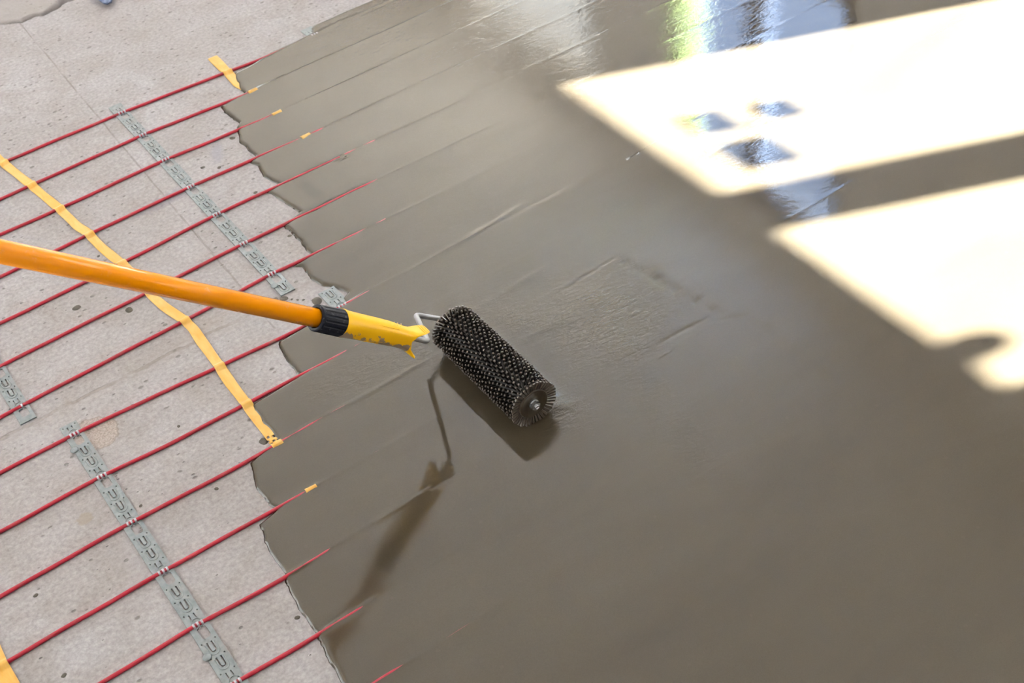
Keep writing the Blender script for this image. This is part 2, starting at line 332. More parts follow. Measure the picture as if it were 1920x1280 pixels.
CAB = [[[0.265,-0.0079],[0.48,-0.011],[0.7611,-0.0309]],[[0.2171,-0.1081],[0.473,-0.1030],[0.6836,-0.1176]],[[0.2067,-0.2017],[0.2891,-0.2036],[0.476,-0.1995],[0.6851,-0.2113]],
 [[0.1473,-0.3059],[0.4764,-0.2990],[0.6899,-0.3079]],[[0.1096,-0.4125],[0.2478,-0.4108],[0.4756,-0.3973]],[[0.077,-0.5048],[0.4756,-0.4947],[0.56,-0.495]],
 [[0.0408,-0.6074],[0.0717,-0.6043],[0.2529,-0.598],[0.3685,-0.596],[0.4775,-0.5884],[0.55,-0.593]],[[0.0053,-0.7079],[0.1108,-0.7054],[0.3181,-0.7183],[0.4543,-0.7264],[0.53,-0.7258]],
 [[-0.0296,-0.8067],[0.1107,-0.8028],[0.1745,-0.81],[0.3199,-0.8105],[0.4052,-0.8121],[0.467,-0.8137]],[[-0.0648,-0.9065],[0.111,-0.9033],[0.2914,-0.9077],[0.3853,-0.9047]],
 [[-0.0877,-1.0047],[0.1101,-1.0013],[0.2676,-1.0045],[0.3202,-1.0049]],[[-0.0141,-1.1034],[0.1101,-1.1009],[0.2249,-1.1079],[0.2902,-1.1043]],
 [[0.1175,-1.2019],[0.2157,-1.2047],[0.2808,-1.2047]],[[0.2355,-1.3019],[0.2768,-1.3038]]]
ENDX = [0.7750,0.7134,0.7044,0.724,0.7725,0.7485,0.6753,0.5693,0.5053,0.3861,0.3276,0.2895,0.2801,0.2761]
CREST = [0.7, 0.65, 0.5, 0.5, 0.22, 0.25, 0.12, 0.30, 0.07, 0.02, 0.03, 0.02, 0.02, 0.02]
RC = 0.0027; ZCAB = 0.0024
def cable_y(k, x):
    P = CAB[k]; xs = [p[0] for p in P]; ys = [p[1] for p in P]
    xs = [xs[0]-0.4]+xs+[xs[-1]+0.4]; ys = [(ys[0]*0.5-0.05*(k+0.1))]+ys+[(ys[-1]*0.5-0.05*k-0.004)]
    xs = [-1.5]+xs+[3.3]; ys = [-0.1*k-0.005]+ys+[-0.1*k-0.004]
    x = np.asarray(x, float); y = sum(np.interp(x+d, xs, ys) for d in (-0.03, -0.015, 0, 0.015, 0.03))/5
    return y+0.0004*np.sin(x*23+k*2.1)+0.0003*np.sin(x*57+k*5.3)

# ------------------------------------------------------------------ floor: concrete slab with crack
CRK = np.array([(-3.0, 1.35), (-0.6, 0.95), (0.05, 0.70), (0.3618,0.4946),(0.4179,0.4648),(0.4374,0.4569),(0.4539,0.4408),(0.4658,0.4448),(0.4829,0.4433),(0.4968,0.4353),(0.5138,0.4413),(0.5293,0.446),(0.5423,0.4562),(0.5572,0.4589),(0.5846,0.4552),(0.66,0.475),(0.9,0.52),(1.6,0.62),(3.4,0.7)])
def build_floor():
    xs = np.concatenate([np.linspace(XL-T, -0.5, 12)[:-1], np.arange(-0.5, 1.45, 0.006), np.linspace(1.46, XR+T, 12)])
    yc = np.concatenate([np.linspace(-0.44, -0.03, 12), np.linspace(-0.027, 0.027, 37), np.linspace(0.03, 0.6, 14)])
    lo = np.linspace(YB-T, -1.5, 6)[:-1]
    mid = np.arange(-1.5, 0.0, 0.03)
    rows = []; cy = np.interp(xs, CRK[:, 0], CRK[:, 1])
    for y in list(lo)+list(mid): rows.append(np.full_like(xs, y))
    for d in yc: rows.append(cy+d)
    for y in np.linspace(2.2, YF+T, 5): rows.append(np.full_like(xs, y))
    Yg = np.array(rows); Xg = np.broadcast_to(xs, Yg.shape)
    d = Yg-cy[None, :]
    wob = np.array([0.006*noise.noise(Vector((x*38, 0, 0)))+0.003*noise.noise(Vector((x*120, 4, 0))) for x in xs])[None, :]
    dd = d+wob
    wid = (0.0016+0.0040*np.exp(-((Xg-0.535)/0.030)**2)+0.0008*np.sin(Xg*70))
    Z = 0.004*ss(-0.001, 0.008, dd)+0.003*ss(0.006, 0.05, dd) - 0.012*np.exp(-(dd/wid)**2)
    n0 = np.array([[noise.noise(Vector((float(a)*9, float(b)*9, 0))) for a, b in zip(r1, r2)] for r1, r2 in zip(Xg[:, ::3], Yg[:, ::3])])
    Z = Z*(d > -0.05)
    rough = np.interp(np.arange(Xg.shape[1]), np.arange(0, Xg.shape[1], 3), np.zeros(n0.shape[1]))
    Z2 = np.zeros_like(Z)
    for i in range(Z.shape[0]): Z2[i] = np.interp(np.arange(Z.shape[1]), np.arange(0, Z.shape[1], 3), n0[i])
    Z = Z+0.0035*Z2*ss(0.004, 0.06, dd)
    V = np.stack([Xg, Yg, Z], -1).reshape(-1, 3); h, wd = Z.shape
    idx = np.arange(h*wd).reshape(h, wd); F = np.stack([idx[:-1, :-1], idx[:-1, 1:], idx[1:, 1:], idx[1:, :-1]], -1).reshape(-1, 4)
    o = mesh('floor', V, F, M_CONC); o['kind'] = 'structure'
    at = o.data.attributes.new('old_slab', 'FLOAT', 'POINT'); at.data.foreach_set('value', ss(-0.002, 0.004, dd).reshape(-1).astype(np.float32))
    return o
build_floor()

# ------------------------------------------------------------------ wet cement sheet
BUB = [[0.919,-0.9536],[0.9156,-0.9664],[0.9083,-0.9693],[0.9099,-0.977],[0.9095,-1.0286],[0.9229,-1.0463],[0.9284,-1.0526],[0.9156,-1.0652],[0.9301,-1.0778],[0.9184,-1.0823],[0.9642,-1.158],[0.8116,-1.1095],[1.0742,-0.7268],[0.8346,-1.0196]]
def build_cement():
    E = np.array(EDGE)
    ys = E[:, 1].copy()
    for i in range(1, len(ys)): ys[i] = min(ys[i], ys[i-1]-0.0006)
    # rows
    R_ = set(np.round(np.arange(-1.75, 0.006, 0.0055), 5)); R_ |= set(np.round(ys, 5)); R_ |= set(np.round(np.arange(YB, -1.75, 0.15), 4))
    for k in range(14):
        yk = -0.1*k-0.004
        R_ |= set(np.round(yk+np.arange(-0.018, 0.0181, 0.0018), 5))
    Yr = np.array(sorted(r for r in R_ if r <= ys[0]+1e-6))
    Er = np.interp(Yr, ys[::-1], E[::-1, 0])
    Er = Er+np.array([0.0025*noise.noise(Vector((0, y*60, 1)))+0.0012*noise.noise(Vector((0, y*190, 3))) for y in Yr])
    s = np.concatenate([[0, 0.0004, 0.001, 0.002, 0.0035, 0.0055, 0.008, 0.012, 0.018], np.arange(0.026, 0.9, 0.0068)])
    smax = s[-1]
    far = np.linspace(0.0, 1.0, 40)[1:]**1.5
    Xg = np.concatenate([Er[:, None]+s[None, :], (Er[:, None]+smax)+(XR-0.001-Er[:, None]-smax)*far[None, :]], 1)
    Yg = np.broadcast_to(Yr[:, None], Xg.shape)
    X = Xg.reshape(-1); Y = Yg.reshape(-1)
    # distance to the edge outline
    dist = np.full(X.shape, 1.0); pts = np.stack([Er, Yr], 1)
    near = (X-np.repeat(Er, Xg.shape[1])) < 0.14
    xi, yi = X[near], Y[near]; dn = np.full(xi.shape, 1.0)
    keep = Yr > -1.8
    PA = pts[keep]
    for a, b in zip(PA[:-1], PA[1:]):
        sel = np.abs(yi-(a[1]+b[1])/2) < 0.06
        if not sel.any(): continue
        ab = b-a; t = np.clip(((xi[sel]-a[0])*ab[0]+(yi[sel]-a[1])*ab[1])/max(ab@ab, 1e-12), 0, 1)
        q = np.hypot(xi[sel]-a[0]-t*ab[0], yi[sel]-a[1]-t*ab[1]); dn[sel] = np.minimum(dn[sel], q)
    dist[near] = dn
    top = (ys[0]-Y); dist = np.minimum(dist, np.maximum(top, 0))
    dx = X-np.repeat(Er, Xg.shape[1])
    H0 = 0.0040+0.0010*ss(0.01, 0.10, dx)+0.0008*ss(0.2,0.6,dx)
    Z = H0.copy()
    for k in range(14):
        yk = cable_y(k, X); dy = Y-yk; g = np.exp(-(dy/0.0036)**2)
        xe = ENDX[k]
        hc = 0.0036+0.0014*ss(xe-0.16, xe+0.004, X)+0.0003*np.sin(X*90+k)*ss(xe-0.10, xe-0.03, X)
        hc = np.where(X > xe, np.maximum(0.0051, H0), hc)
        Z = Z+(hc-Z)*g
        crest = 0.00022*np.exp(-(dy/0.0019)**2)*ss(xe-0.005, xe+0.01, X)*(1-ss(xe+CREST[k]*0.6, xe+CREST[k], X))*(0.75+0.25*np.sin(X*130+k*1.7))
        Z = Z+crest+0.00010*np.exp(-(dy/0.004)**2)*ss(xe, xe+0.05, X)
    # roller tracks: gentle ledges and ripples
    def seg(a, b, wdt):
        a, b = np.array(a), np.array(b); ab = b-a; l = np.linalg.norm(ab); u = ab/l; n = np.array([-u[1], u[0]])
        t = (X-a[0])*u[0]+(Y-a[1])*u[1]; d = (X-a[0])*n[0]+(Y-a[1])*n[1]
        return t, d, ss(-wdt, wdt*1.5, t)*(1-ss(l-wdt*1.5, l+wdt, t))
    nz = lambda f, s0: np.array([noise.noise(Vector((x*f, y*f, s0))) for x, y in zip(X, Y)])
    act = (X < 2.1) & (Y > -1.75) & (Y < 0.2)
    def nzm(f, s0, fy=None):
        o = np.zeros(X.shape); o[act] = np.array([noise.noise(Vector((x*f, y*(fy or f), s0))) for x, y in zip(X[act], Y[act])]); return o
    n1 = nzm(26, 0.3); n2 = nzm(90, 1.7, 60); n3 = nzm(5, 5.0)
    Z = Z+0.00028*n3*ss(0.02, 0.2, dx)
    film = np.zeros(X.shape); rip = 0.03+0.05*np.clip(n3+0.2, 0, 1); dark_tone = 0.25*np.clip(n3, 0, 1)
    for a, b, wd, hgt, dark in (((0.8912,-0.905),(0.925,-1.105),0.0050,-0.0008,0.9), ((0.9479,-1.1253),(0.955,-1.2932),0.0040,-0.0004,0.45),
                               ((0.7913,-0.9144),(0.8912,-0.905),0.0030,-0.0005,0.6), ((0.8252,-1.0896),(0.9079,-1.0934),0.0030,-0.0004,0.3), ((0.9022,-1.0999),(0.9479,-1.1253),0.0030,-0.0003,0.2)):
        t, d, m_ = seg(a, b, 0.012); g = np.exp(-((d+0.0022*n1+0.0015*n2)/wd)**2)*m_
        Z += 2.2*hgt*g*(0.7+0.9*n2); dark_tone += dark*g*(0.6+0.6*n1)
        side = np.exp(-((d-0.010)/0.006)**2)*m_; Z += 0.00022*side*n2*2
    for cx, cy, sx, sy, an, ra, st_ in ((0.80,-0.985,0.075,0.065,0.3,0.85,0.25), (0.60,-0.88,0.12,0.05,0.0,0.30,0.35), (0.77,-1.06,0.08,0.03,0.0,0.35,0.35), (0.46,-0.86,0.09,0.035,0.0,0.25,0.3),
                                      (0.745,-1.22,0.028,0.15,-0.15,0.18,0.9), (0.69,-0.93,0.05,0.03,0.1,0.4,0.4), (0.645,-1.11,0.03,0.035,0,0.6,0.3), (1.08,-0.25,0.35,0.16,-0.5,0.10,0.0)):
        u = (X-cx)*math.cos(an)+(Y-cy)*math.sin(an); v = -(X-cx)*math.sin(an)+(Y-cy)*math.cos(an)
        q = np.exp(-(u/sx)**2-(v/sy)**2); rip += ra*q*(0.6+0.8*np.clip(n1+0.3, 0, 1.2)); dark_tone += st_*q*(0.5+0.9*n1)
    # raised drag lines behind the roller
    for a, b, hh in (((0.655,-0.965),(0.83,-0.948),0.0007), ((0.43,-0.907),(0.555,-0.905),0.0004), ((0.60,-0.868),(0.80,-0.855),0.0006), ((0.67,-0.73),(0.86,-0.71),0.0005)):
        t, d, m_ = seg(a, b, 0.02); Z += hh*np.exp(-((d+0.003*n1)/0.0045)**2)*m_
    # dark thin patches where the layer is only a skin
    for cx, cy, sx, sy, a_ in ((0.626,-0.445,0.012,0.034,0.45), (0.617,-0.492,0.030,0.010,0.4)):
        film += a_*np.exp(-((X-cx+0.004*n1)/sx)**4-((Y-cy+0.006*n1)/sy)**4)
    # splashed ring on the fifth cable and beads thrown up by the roller
    for bx, by in BUB+[[0.706, -0.4105], [0.7115, -0.401], [0.6985, -0.4055]]:
        r = 0.0032; q = ((X-bx)**2+(Y-by)**2)/r**2; Z += np.where(q < 1, 0.0018*np.sqrt(np.clip(1-q, 0, 1)), 0)
    # bow wave at the roller
    q = np.exp(-(((X-0.645)/0.012)**2))*ss(-1.115, -1.09, Y)*(1-ss(-0.93, -0.90, Y)); Z += q*(0.0022+0.004*np.clip(n2, -0.2, 1)); rip += 0.9*q
    lip = np.clip(dist/0.0075, 0, 1); Z = 0.0003+(Z-0.0003)*(1-(1-lip)**2.4)
    V = np.stack([X, Y, Z], 1); h, wd = Xg.shape
    idx = np.arange(h*wd).reshape(h, wd); F = np.stack([idx[:-1, :-1], idx[:-1, 1:], idx[1:, 1:], idx[1:, :-1]], -1).reshape(-1, 4)
    o = mesh('wet_cement', V, F, M_CEM)
    film += 0.9*np.exp(-(dist/0.0028)**2)
    for nm, val in (('ripple', rip), ('dark_tone', dark_tone), ('film', film)):
        a = o.data.attributes.new(nm, 'FLOAT', 'POINT'); a.data.foreach_set('value', np.clip(val, 0, 1).astype(np.float32))
    tag(o, 'glossy wet grey-brown levelling cement poured over the right side of the floor', 'cement', kind='stuff')
    return o
build_cement()

# ------------------------------------------------------------------ heating cables
def cable_material():
    m, nt, p = mat('red_cable_sheath'); co = objco(nt)
    f = ramp(nt, noise_n(nt, co, 55, 4, 0.65), [(0.50, 0.0), (0.66, 1.0)])
    c = mixc(nt, noise_n(nt, co, 9, 2), (0.285, 0.003, 0.019), (0.35, 0.006, 0.028))
    c = mixc(nt, math_n(nt, 'MULTIPLY', f, 0.38), c, (0.20, 0.07, 0.075))
    g = ramp(nt, noise_n(nt, co, 24, 2, 0.5), [(0.66, 0.0), (0.70, 1.0)]); c = mixc(nt, math_n(nt, 'MULTIPLY', g, 0.6), c, (0.15, 0.12, 0.10))
    L(nt, c, p.inputs['Base Color']); p.inputs['Roughness'].default_value = 0.45
    L(nt, bump(nt, noise_n(nt, co, 300, 2), 0.0003), p.inputs['Normal']); return m
M_CAB = cable_material()
ORD = ['topmost', 'second', 'third', 'fourth', 'fifth', 'sixth', 'seventh', 'eighth', 'ninth', 'tenth', 'eleventh', 'twelfth', 'thirteenth', 'lowest']
CLBL = ['uppermost red heating cable, held by the short clip at the top edge of the cement',
 'second red heating cable from the top, with a torn tape flap where the cement starts',
 'third red heating cable from the top, a small yellow tape scrap over its tip',
 'fourth red heating cable from the top, its taped tip reaching further than the third',
 'fifth red heating cable from the top, ending in a pale splash in the cement',
 'sixth red heating cable from the top, next above the dark smudge by the ragged edge',
 'seventh red heating cable from the top, last one clipped in the upper metal strip',
 'eighth red heating cable from the top, running under the black collar of the pole',
 'ninth red heating cable from the top, passing below the yellow grip without touching it',
 'tenth red heating cable from the top, meeting the holed lower end of the long tape',
 'eleventh red heating cable from the top, with a tiny tape knot on its sunken tip',
 'twelfth red heating cable from the top, starting at the tape in the bottom left corner',
 'second lowest red heating cable, bare tip under the dark handle reflection',
 'lowest red heating cable, only a short broken piece showing at the bottom edge']
# the eleventh row by height in the picture is CAB[10]; label order follows the rows
CLBL[7] = 'eighth red heating cable from the top, passing behind the black collar and grip'
CLBL[8] = 'ninth red heating cable from the top, passing just below the yellow grip'
for k in range(14):
    xs = np.arange(-0.9, ENDX[k]+0.10, 0.012); ys = cable_y(k, xs)
    if k == 13: pass
    zs = ZCAB+0.0001*np.sin(xs*40+k)
    x0 = float(xs[0]); y0 = float(ys[0])
    mb = MB(); mb.tube([(x-x0, y-y0, z) for x, y, z in zip(xs, ys, zs)], RC, 12)
    o = mb.build('heating_cable', M_CAB); o.location = (x0, y0, 0)
    tag(o, CLBL[k], 'cable', 'parallel red floor heating cables')

# ------------------------------------------------------------------ perforated fixing strips
def steel_material():
    m, nt, p = mat('galvanised_steel'); co = objco(nt)
    c = ramp(nt, noise_n(nt, co, 130, 4), [(0.3, (0.165, 0.19, 0.20)), (0.7, (0.25, 0.275, 0.29))])
    d = ramp(nt, noise_n(nt, co, 30, 4), [(0.5, 0.0), (0.8, 0.6)]); c = mixc(nt, d, c, (0.28, 0.26, 0.25))
    L(nt, c, p.inputs['Base Color']); p.inputs['Metallic'].default_value = 0.35; p.inputs['Roughness'].default_value = 0.42
    L(nt, bump(nt, noise_n(nt, co, 600, 2), 0.0001), p.inputs['Normal']); return m
M_STEEL = steel_material()
M_TAB = simple('bright_clip_steel', (0.42, 0.39, 0.44), 0.3, 0.6, 200, 0.1, 500, 0.0001)
def rrect(cx, cy, w_, h_, r=0.001, n=3):
    pts = []
    for sx, sy, a0 in ((1, 1, 0), (-1, 1, 90), (-1, -1, 180), (1, -1, 270)):
        for i in range(n+1):
            a = math.radians(a0+90*i/n); pts.append((cx+sx*(w_/2-r)+r*math.cos(a), cy+sy*(h_/2-r)+r*math.sin(a)))
    return pts
def uslot(cx, ytop, wd, ln, th):
    """outline of a U shaped slot, open at the top, rounded bottom"""
    o = []; R1 = wd/2; n = 8
    o.append((cx-R1, ytop)); yb = ytop-ln+R1
    for i in range(n+1): a = PI+PI*i/n; o.append((cx+R1*math.cos(a), yb+R1*math.sin(a)))
    o.append((cx+R1, ytop)); o.append((cx+R1-th, ytop)); r2 = R1-th
    for i in range(n+1): a = -PI*i/n; o.append((cx+r2*math.cos(a), yb+r2*math.sin(a)))
    o.append((cx-r2, ytop)); return o
def fixing_strip(label, cx, y_top, y_bot, cabs, width=0.0235, slope=0.0, tabs=3, nails=()):
    """cabs: world y of every cable the strip carries; repeats between them"""
    root = empty('fixing_strip', (cx, (y_top+y_bot)/2, 0)); Y0 = (y_top+y_bot)/2
    tag(root, label, 'fixing strip', 'perforated metal strips under the cables')
    cu = bpy.data.curves.new('plate', 'CURVE'); cu.dimensions = '2D'; cu.fill_mode = 'BOTH'; cu.extrude = 0.0009
    def spl(pts):
        s_ = cu.splines.new('POLY'); s_.points.add(len(pts)-1)
        for i, (x, y) in enumerate(pts): s_.points[i].co = (x, y-Y0, 0, 1)
        s_.use_cyclic_u = True
    spl([(-width/2, y_top), (width/2, y_top), (width/2, y_bot), (-width/2, y_bot)])
    inb = lambda a, b: a < y_top-0.002 and b > y_bot+0.002
    ys = list(cabs)
    pit = 0.0975
    allc = [ys[0]+pit*2, ys[0]+pit]+ys+[ys[-1]-pit, ys[-1]-pit*2]
    for i in range(len(allc)-1):
        a, b = allc[i], allc[i+1]; s_ = (a-b)/0.1
        v = lambda t: a-t*s_
        op = (v(0.0045), v(0.0235))
        if inb(*op): spl(rrect(0.0012, (op[0]+op[1])/2, 0.0115, op[0]-op[1], 0.0035))
        for t0 in (0.0295, 0.0545):
            if inb(v(t0), v(t0+0.0215)):
                spl(uslot(-0.0002, v(t0+0.001), 0.0078, 0.0165*s_, 0.0019))
                pts = [(-0.0062, v(t0+0.003)-Y0, 0.0021)]; yb = v(t0+0.0215)-Y0+0.0062
                for q in range(9): an = PI+PI*q/8; pts.append((0.0062*math.cos(an), yb+0.0062*math.sin(an), 0.0021))
                pts.append((0.0062, v(t0+0.003)-Y0, 0.0021)); rb = MB(); rb.tube(pts, 0.0008, 6); rb.build('raised_rib', M_STEEL, root)
            if inb(v(t0-0.001), v(t0+0.003)):
                for sx in (-1, 1): spl(rrect(sx*0.0087, v(t0-0.0005), 0.0017, 0.0026, 0.0008))
        if inb(v(0.0795), v(0.0925)):
            for sx in (-0.0034, 0.0030): spl(rrect(sx, v(0.086), 0.0016, 0.0105*s_, 0.0007))
            for sx in (-1, 1): spl(rrect(sx*0.0087, v(0.0795), 0.0017, 0.0026, 0.0008))
        if inb(v(0.088)+0.004, v(0.100)):
            pts = []; yb = v(0.0955)-Y0
            for q in range(9): an = PI*q/8; pts.append((0.0005+0.0058*math.cos(an), yb+0.0058*math.sin(an), 0.0024))
            rb = MB(); rb.tube(pts, 0.0009, 6); rb.build('raised_rib', M_STEEL, root)
    tmp = bpy.data.objects.new('tmp', cu); C.objects.link(tmp)
    bpy.context.view_layer.update(); dg = bpy.context.evaluated_depsgraph_get()
    me = bpy.data.meshes.new_from_object(tmp.evaluated_get(dg)); C.objects.unlink(tmp); bpy.data.objects.remove(tmp)
    me.materials.clear(); me.materials.append(M_STEEL); me.name = 'plate'
    pl = bpy.data.objects.new('plate', me); C.objects.link(pl); pl.parent = root; pl.location = (0, 0, 0.0013)
    for yc in cabs:
        if not (y_bot < yc < y_top): continue
        mb = MB()
        for dx in ((-0.0050, 0.0003, 0.0056) if tabs == 3 else (0.003,)):
            pts = []
            n = 10; rr = RC+0.0009
            path = [(0.0058, 0.0013), (0.0040, 0.0016)]+[(rr*math.cos(PI*q/n), ZCAB+rr*math.sin(PI*q/n)) for q in range(n+1)]+[(-0.0040, 0.0016), (-0.0058, 0.0013)]
            V = []; F = []
            for (yy, zz) in path:
                for (ox, oz) in ((-0.0013, 0), (0.0013, 0)): V.append((dx+ox, yc-Y0+yy, zz+oz))
            for (yy, zz) in path:
                for ox in (-0.0013, 0.0013):
                    dn = Vector((yy, zz-ZCAB)).normalized()*0.0007; V.append((dx+ox, yc-Y0+yy-dn[0], zz-dn[1]))
            m_ = len(path)
            for q in range(m_-1):
                F += [(2*q, 2*q+1, 2*q+3, 2*q+2), (2*m_+2*q, 2*m_+2*q+2, 2*m_+2*q+3, 2*m_+2*q+1), (2*q, 2*q+2, 2*m_+2*q+2, 2*m_+2*q), (2*q+1, 2*m_+2*q+1, 2*m_+2*q+3, 2*q+3)]
            mb.add(V, F)
        mb.build('cable_clip', M_TAB, root)
    for (nx, ny) in nails:
        mb = MB(); mb.lathe([(0, 0.0052), (0.0011, 0.0056), (0.0017, 0.0040), (0.0019, 0.0015)], (nx-cx, ny-Y0, 0.0021), (0, 0, 1), 16); mb.build('screw_head', M_STEEL, root)
    return root
fixing_strip('long perforated metal strip in the upper left, crossing the top seven red cables', 0.4782, 0.022, -0.643, [cable_y(k, 0.478)+0 for k in range(7)], nails=((0.4690, -0.617),))
fixing_strip('long perforated metal strip at the lower left, running off the bottom edge', 0.1115, -0.682, -1.36, [cable_y(k, 0.111)+0 for k in range(7, 14)], width=0.0245, nails=((0.1005, -0.735), (0.1005, -1.150)))
fixing_strip('perforated metal strip cut off by the left edge of the photo', 0.0705, -0.44, -0.6385, [cable_y(k, 0.07)+0 for k in range(5, 7)], tabs=1, width=0.0235)
fixing_strip('short stub of metal strip half hidden behind the black collar and yellow grip', 0.5245, -0.6765, -0.765, [float(cable_y(7, 0.5245))], width=0.0265)
fixing_strip('tiny metal strip end at the very top, where cement meets bare concrete', 0.8640, 0.0065, -0.055, [float(cable_y(0, 0.864))], width=0.0235)

# ------------------------------------------------------------------ yellow tapes
def tape_material():
    m, nt, p = mat('yellow_tape'); co = objco(nt)
    s_ = N(nt, 'ShaderNodeMapping'); L(nt, co, s_.inputs[0]); s_.inputs['Scale'].default_value = (1, 0.35, 1)
    c = mixc(nt, ramp(nt, noise_n(nt, s_.outputs[0], 45, 4, 0.6, 0.5), [(0.35, 0.0), (0.65, 1.0)]), (0.53, 0.27, 0.030), (0.57, 0.36, 0.10))
    L(nt, c, p.inputs['Base Color']); p.inputs['Roughness'].default_value = 0.38
    L(nt, bump(nt, noise_n(nt, s_.outputs[0], 120, 3, 0.6), 0.0006), p.inputs['Normal']); return m
M_TAPE = tape_material()
CABY = lambda x: [float(cable_y(k, x)) for k in range(14)]
def tape(label, pts, width, holes=(), rag=(0, 0), hump_top=0.0056):
    P = [Vector((a, b)) for a, b in pts]
    # resample
    samp = []
    for a, b in zip(P[:-1], P[1:]):
        n = max(1, int((b-a).length/0.0016))
        for i in range(n): samp.append(a.lerp(b, i/n))
    samp.append(P[-1]); sm = []
    for i in range(len(samp)):
        q = samp[max(0, i-5):i+6]; sm.append(sum(q, Vector((0, 0)))/len(q))
    samp = sm; nW = 9; o0 = samp[len(samp)//2]
    V = []; F = []
    for i, c_ in enumerate(samp):
        t = (samp[min(i+2, len(samp)-1)]-samp[max(i-2, 0)]).normalized(); n = Vector((-t.y, t.x))
        ce = min(CABY(c_.x), key=lambda yy: abs(yy-c_.y)); d = abs(c_.y-ce)
        zt = max(0.0013, hump_top-(max(0, d-0.0016)/0.0070)*0.0045) if d < 0.0090 else 0.0013
        for j in range(nW):
            f = (j/(nW-1)-0.5)
            wv = width*(1+0.05*math.sin(i*0.11))
            q = c_+n*wv*f
            end = 0
            if i == 0 and rag[0]: end = -rag[0]*abs(math.sin(j*2.3))
            if i == len(samp)-1 and rag[1]: end = rag[1]*abs(math.sin(j*2.3))
            q = q+t*end
            z = zt+0.0006*noise.noise(Vector((q.x*90, q.y*40, 0)))+0.0009*max(0, noise.noise(Vector((q.x*30, q.y*22, 2.2))))
            V.append((q.x-o0.x, q.y-o0.y, max(0.0009, z)))
    for i in range(len(samp)-1):
        for j in range(nW-1):
            m_ = Vector(((V[i*nW+j][0]+V[(i+1)*nW+j+1][0])/2+o0.x, (V[i*nW+j][1]+V[(i+1)*nW+j+1][1])/2+o0.y))
            if any((m_-Vector(h[:2])).length < h[2] for h in holes): continue
            F.append((i*nW+j, i*nW+j+1, (i+1)*nW+j+1, (i+1)*nW+j))
    o = mesh('adhesive_tape', V, F, M_TAPE); o.location = (o0.x, o0.y, 0)
    md = o.modifiers.new('thickness', 'SOLIDIFY'); md.thickness = 0.0003; md.offset = -1
    tag(o, label, 'tape', 'yellow tapes holding the cables down'); return o
hol = [(0.318, -0.886, 0.0022), (0.325, -0.889, 0.0025), (0.313, -0.893, 0.0024), (0.321, -0.8965, 0.0020), (0.330, -0.8925, 0.0018), (0.3165, -0.9005, 0.0022), (0.327, -0.899, 0.0022)]
tape('long yellow tape winding down past the pole to the cement edge', [(0.2495,0.105),(0.2509,0.0758),(0.2562,0.0013),(0.2713,-0.0976),(0.2845,-0.1926),(0.2917,-0.2712),(0.297,-0.2903),(0.3004,-0.3447),(0.3079,-0.396),(0.3112,-0.4158),(0.3153,-0.5124),(0.3197,-0.5477),(0.3292,-0.5898),(0.3325,-0.6198),(0.3300,-0.6513),(0.3277,-0.7101),(0.3243,-0.7598),(0.3235,-0.8061),(0.3227,-0.8559),(0.3212,-0.8962),(0.3218,-0.958),(0.3180,-1.020)], 0.0155, hol)
tape('short yellow tape slanting over the uppermost cable where the cement begins', [(0.6843,0.0465),(0.6823,-0.0253),(0.6800,-0.0752),(0.6880,-0.1114),(0.6872,-0.2054),(0.6912,-0.3037),(0.6986,-0.35)], 0.0185, hump_top=0.0060)
tape('wide yellow tape in the bottom left corner', [(-0.0985,-0.930),(-0.0993,-0.9747),(-0.0996,-1.0088),(-0.0990,-1.0436),(-0.098,-1.12)], 0.0190)

# ------------------------------------------------------------------ cement droplets on the concrete
M_DROP = simple('damp_cement_drop', (0.055, 0.046, 0.034), 0.55, 0, 300, 0.3)
DROPS = [[0.2144,-0.4559,0.0060],[0.2749,-0.5148,0.0060],[0.5185,-0.2614,0.0038],[0.5399,-0.281,0.0036],[0.5955,-0.2191,0.0050],[0.5547,-0.3858,0.0035],[0.31,-0.8868,0.0062],[0.5443,-0.5236,0.0034],[0.4559,-0.6431,0.0048],[0.4674,-0.6495,0.0058],[0.4756,-0.6588,0.002],[0.4818,-0.6657,0.002],[0.4885,-0.6716,0.002],[0.5026,-0.6875,0.0082],[0.5359,-0.6905,0.0022],[0.1326,-0.8832,0.0024],[0.2232,-0.9213,0.0028],[-0.0292,-0.9316,0.0030],[0.2317,-0.7857,0.0024],[0.2105,-1.1662,0.0032],[0.2887,-0.362,0.0026],[0.3161,-0.4005,0.0045],[-0.0439,-1.0638,0.0032],[0.3060,-0.911,0.0023],[0.4674,-0.0965,0.0042],[0.4842,-0.1249,0.0034],[0.3162,-0.5005,0.0022]]
DLBL = {0: 'left one of two dark cement droplets on the bare floor under the pole', 1: 'right one of two dark cement droplets on the bare floor under the pole',
 2: 'left one of a pair of small cement dots between the third and fourth red cables', 3: 'right one of a pair of small cement dots between the third and fourth red cables',
 4: 'dark cement droplet just under the third red cable by the ragged cement edge', 5: 'small cement droplet just above the fifth red cable near the cement edge',
 6: 'dark cement droplet beside the holed lower end of the long tape', 7: 'small cement droplet under the sixth red cable where the edge curls',
 8: 'cement droplet left of the lower tip of the upper metal strip', 9: 'larger cement droplet touching the lower tip of the upper metal strip',
 13: 'large cement droplet right beside the short stub of metal strip', 15: 'cement droplet near the tenth red cable, right of the lower metal strip',
 23: 'small droplet between tape end and cement edge on the tenth cable', 24: 'cement crumb on the second red cable right of its clip',
 19: 'small droplet close to the cement edge above the second lowest cable', 21: 'dark droplet stuck against the long tape near the pole'}
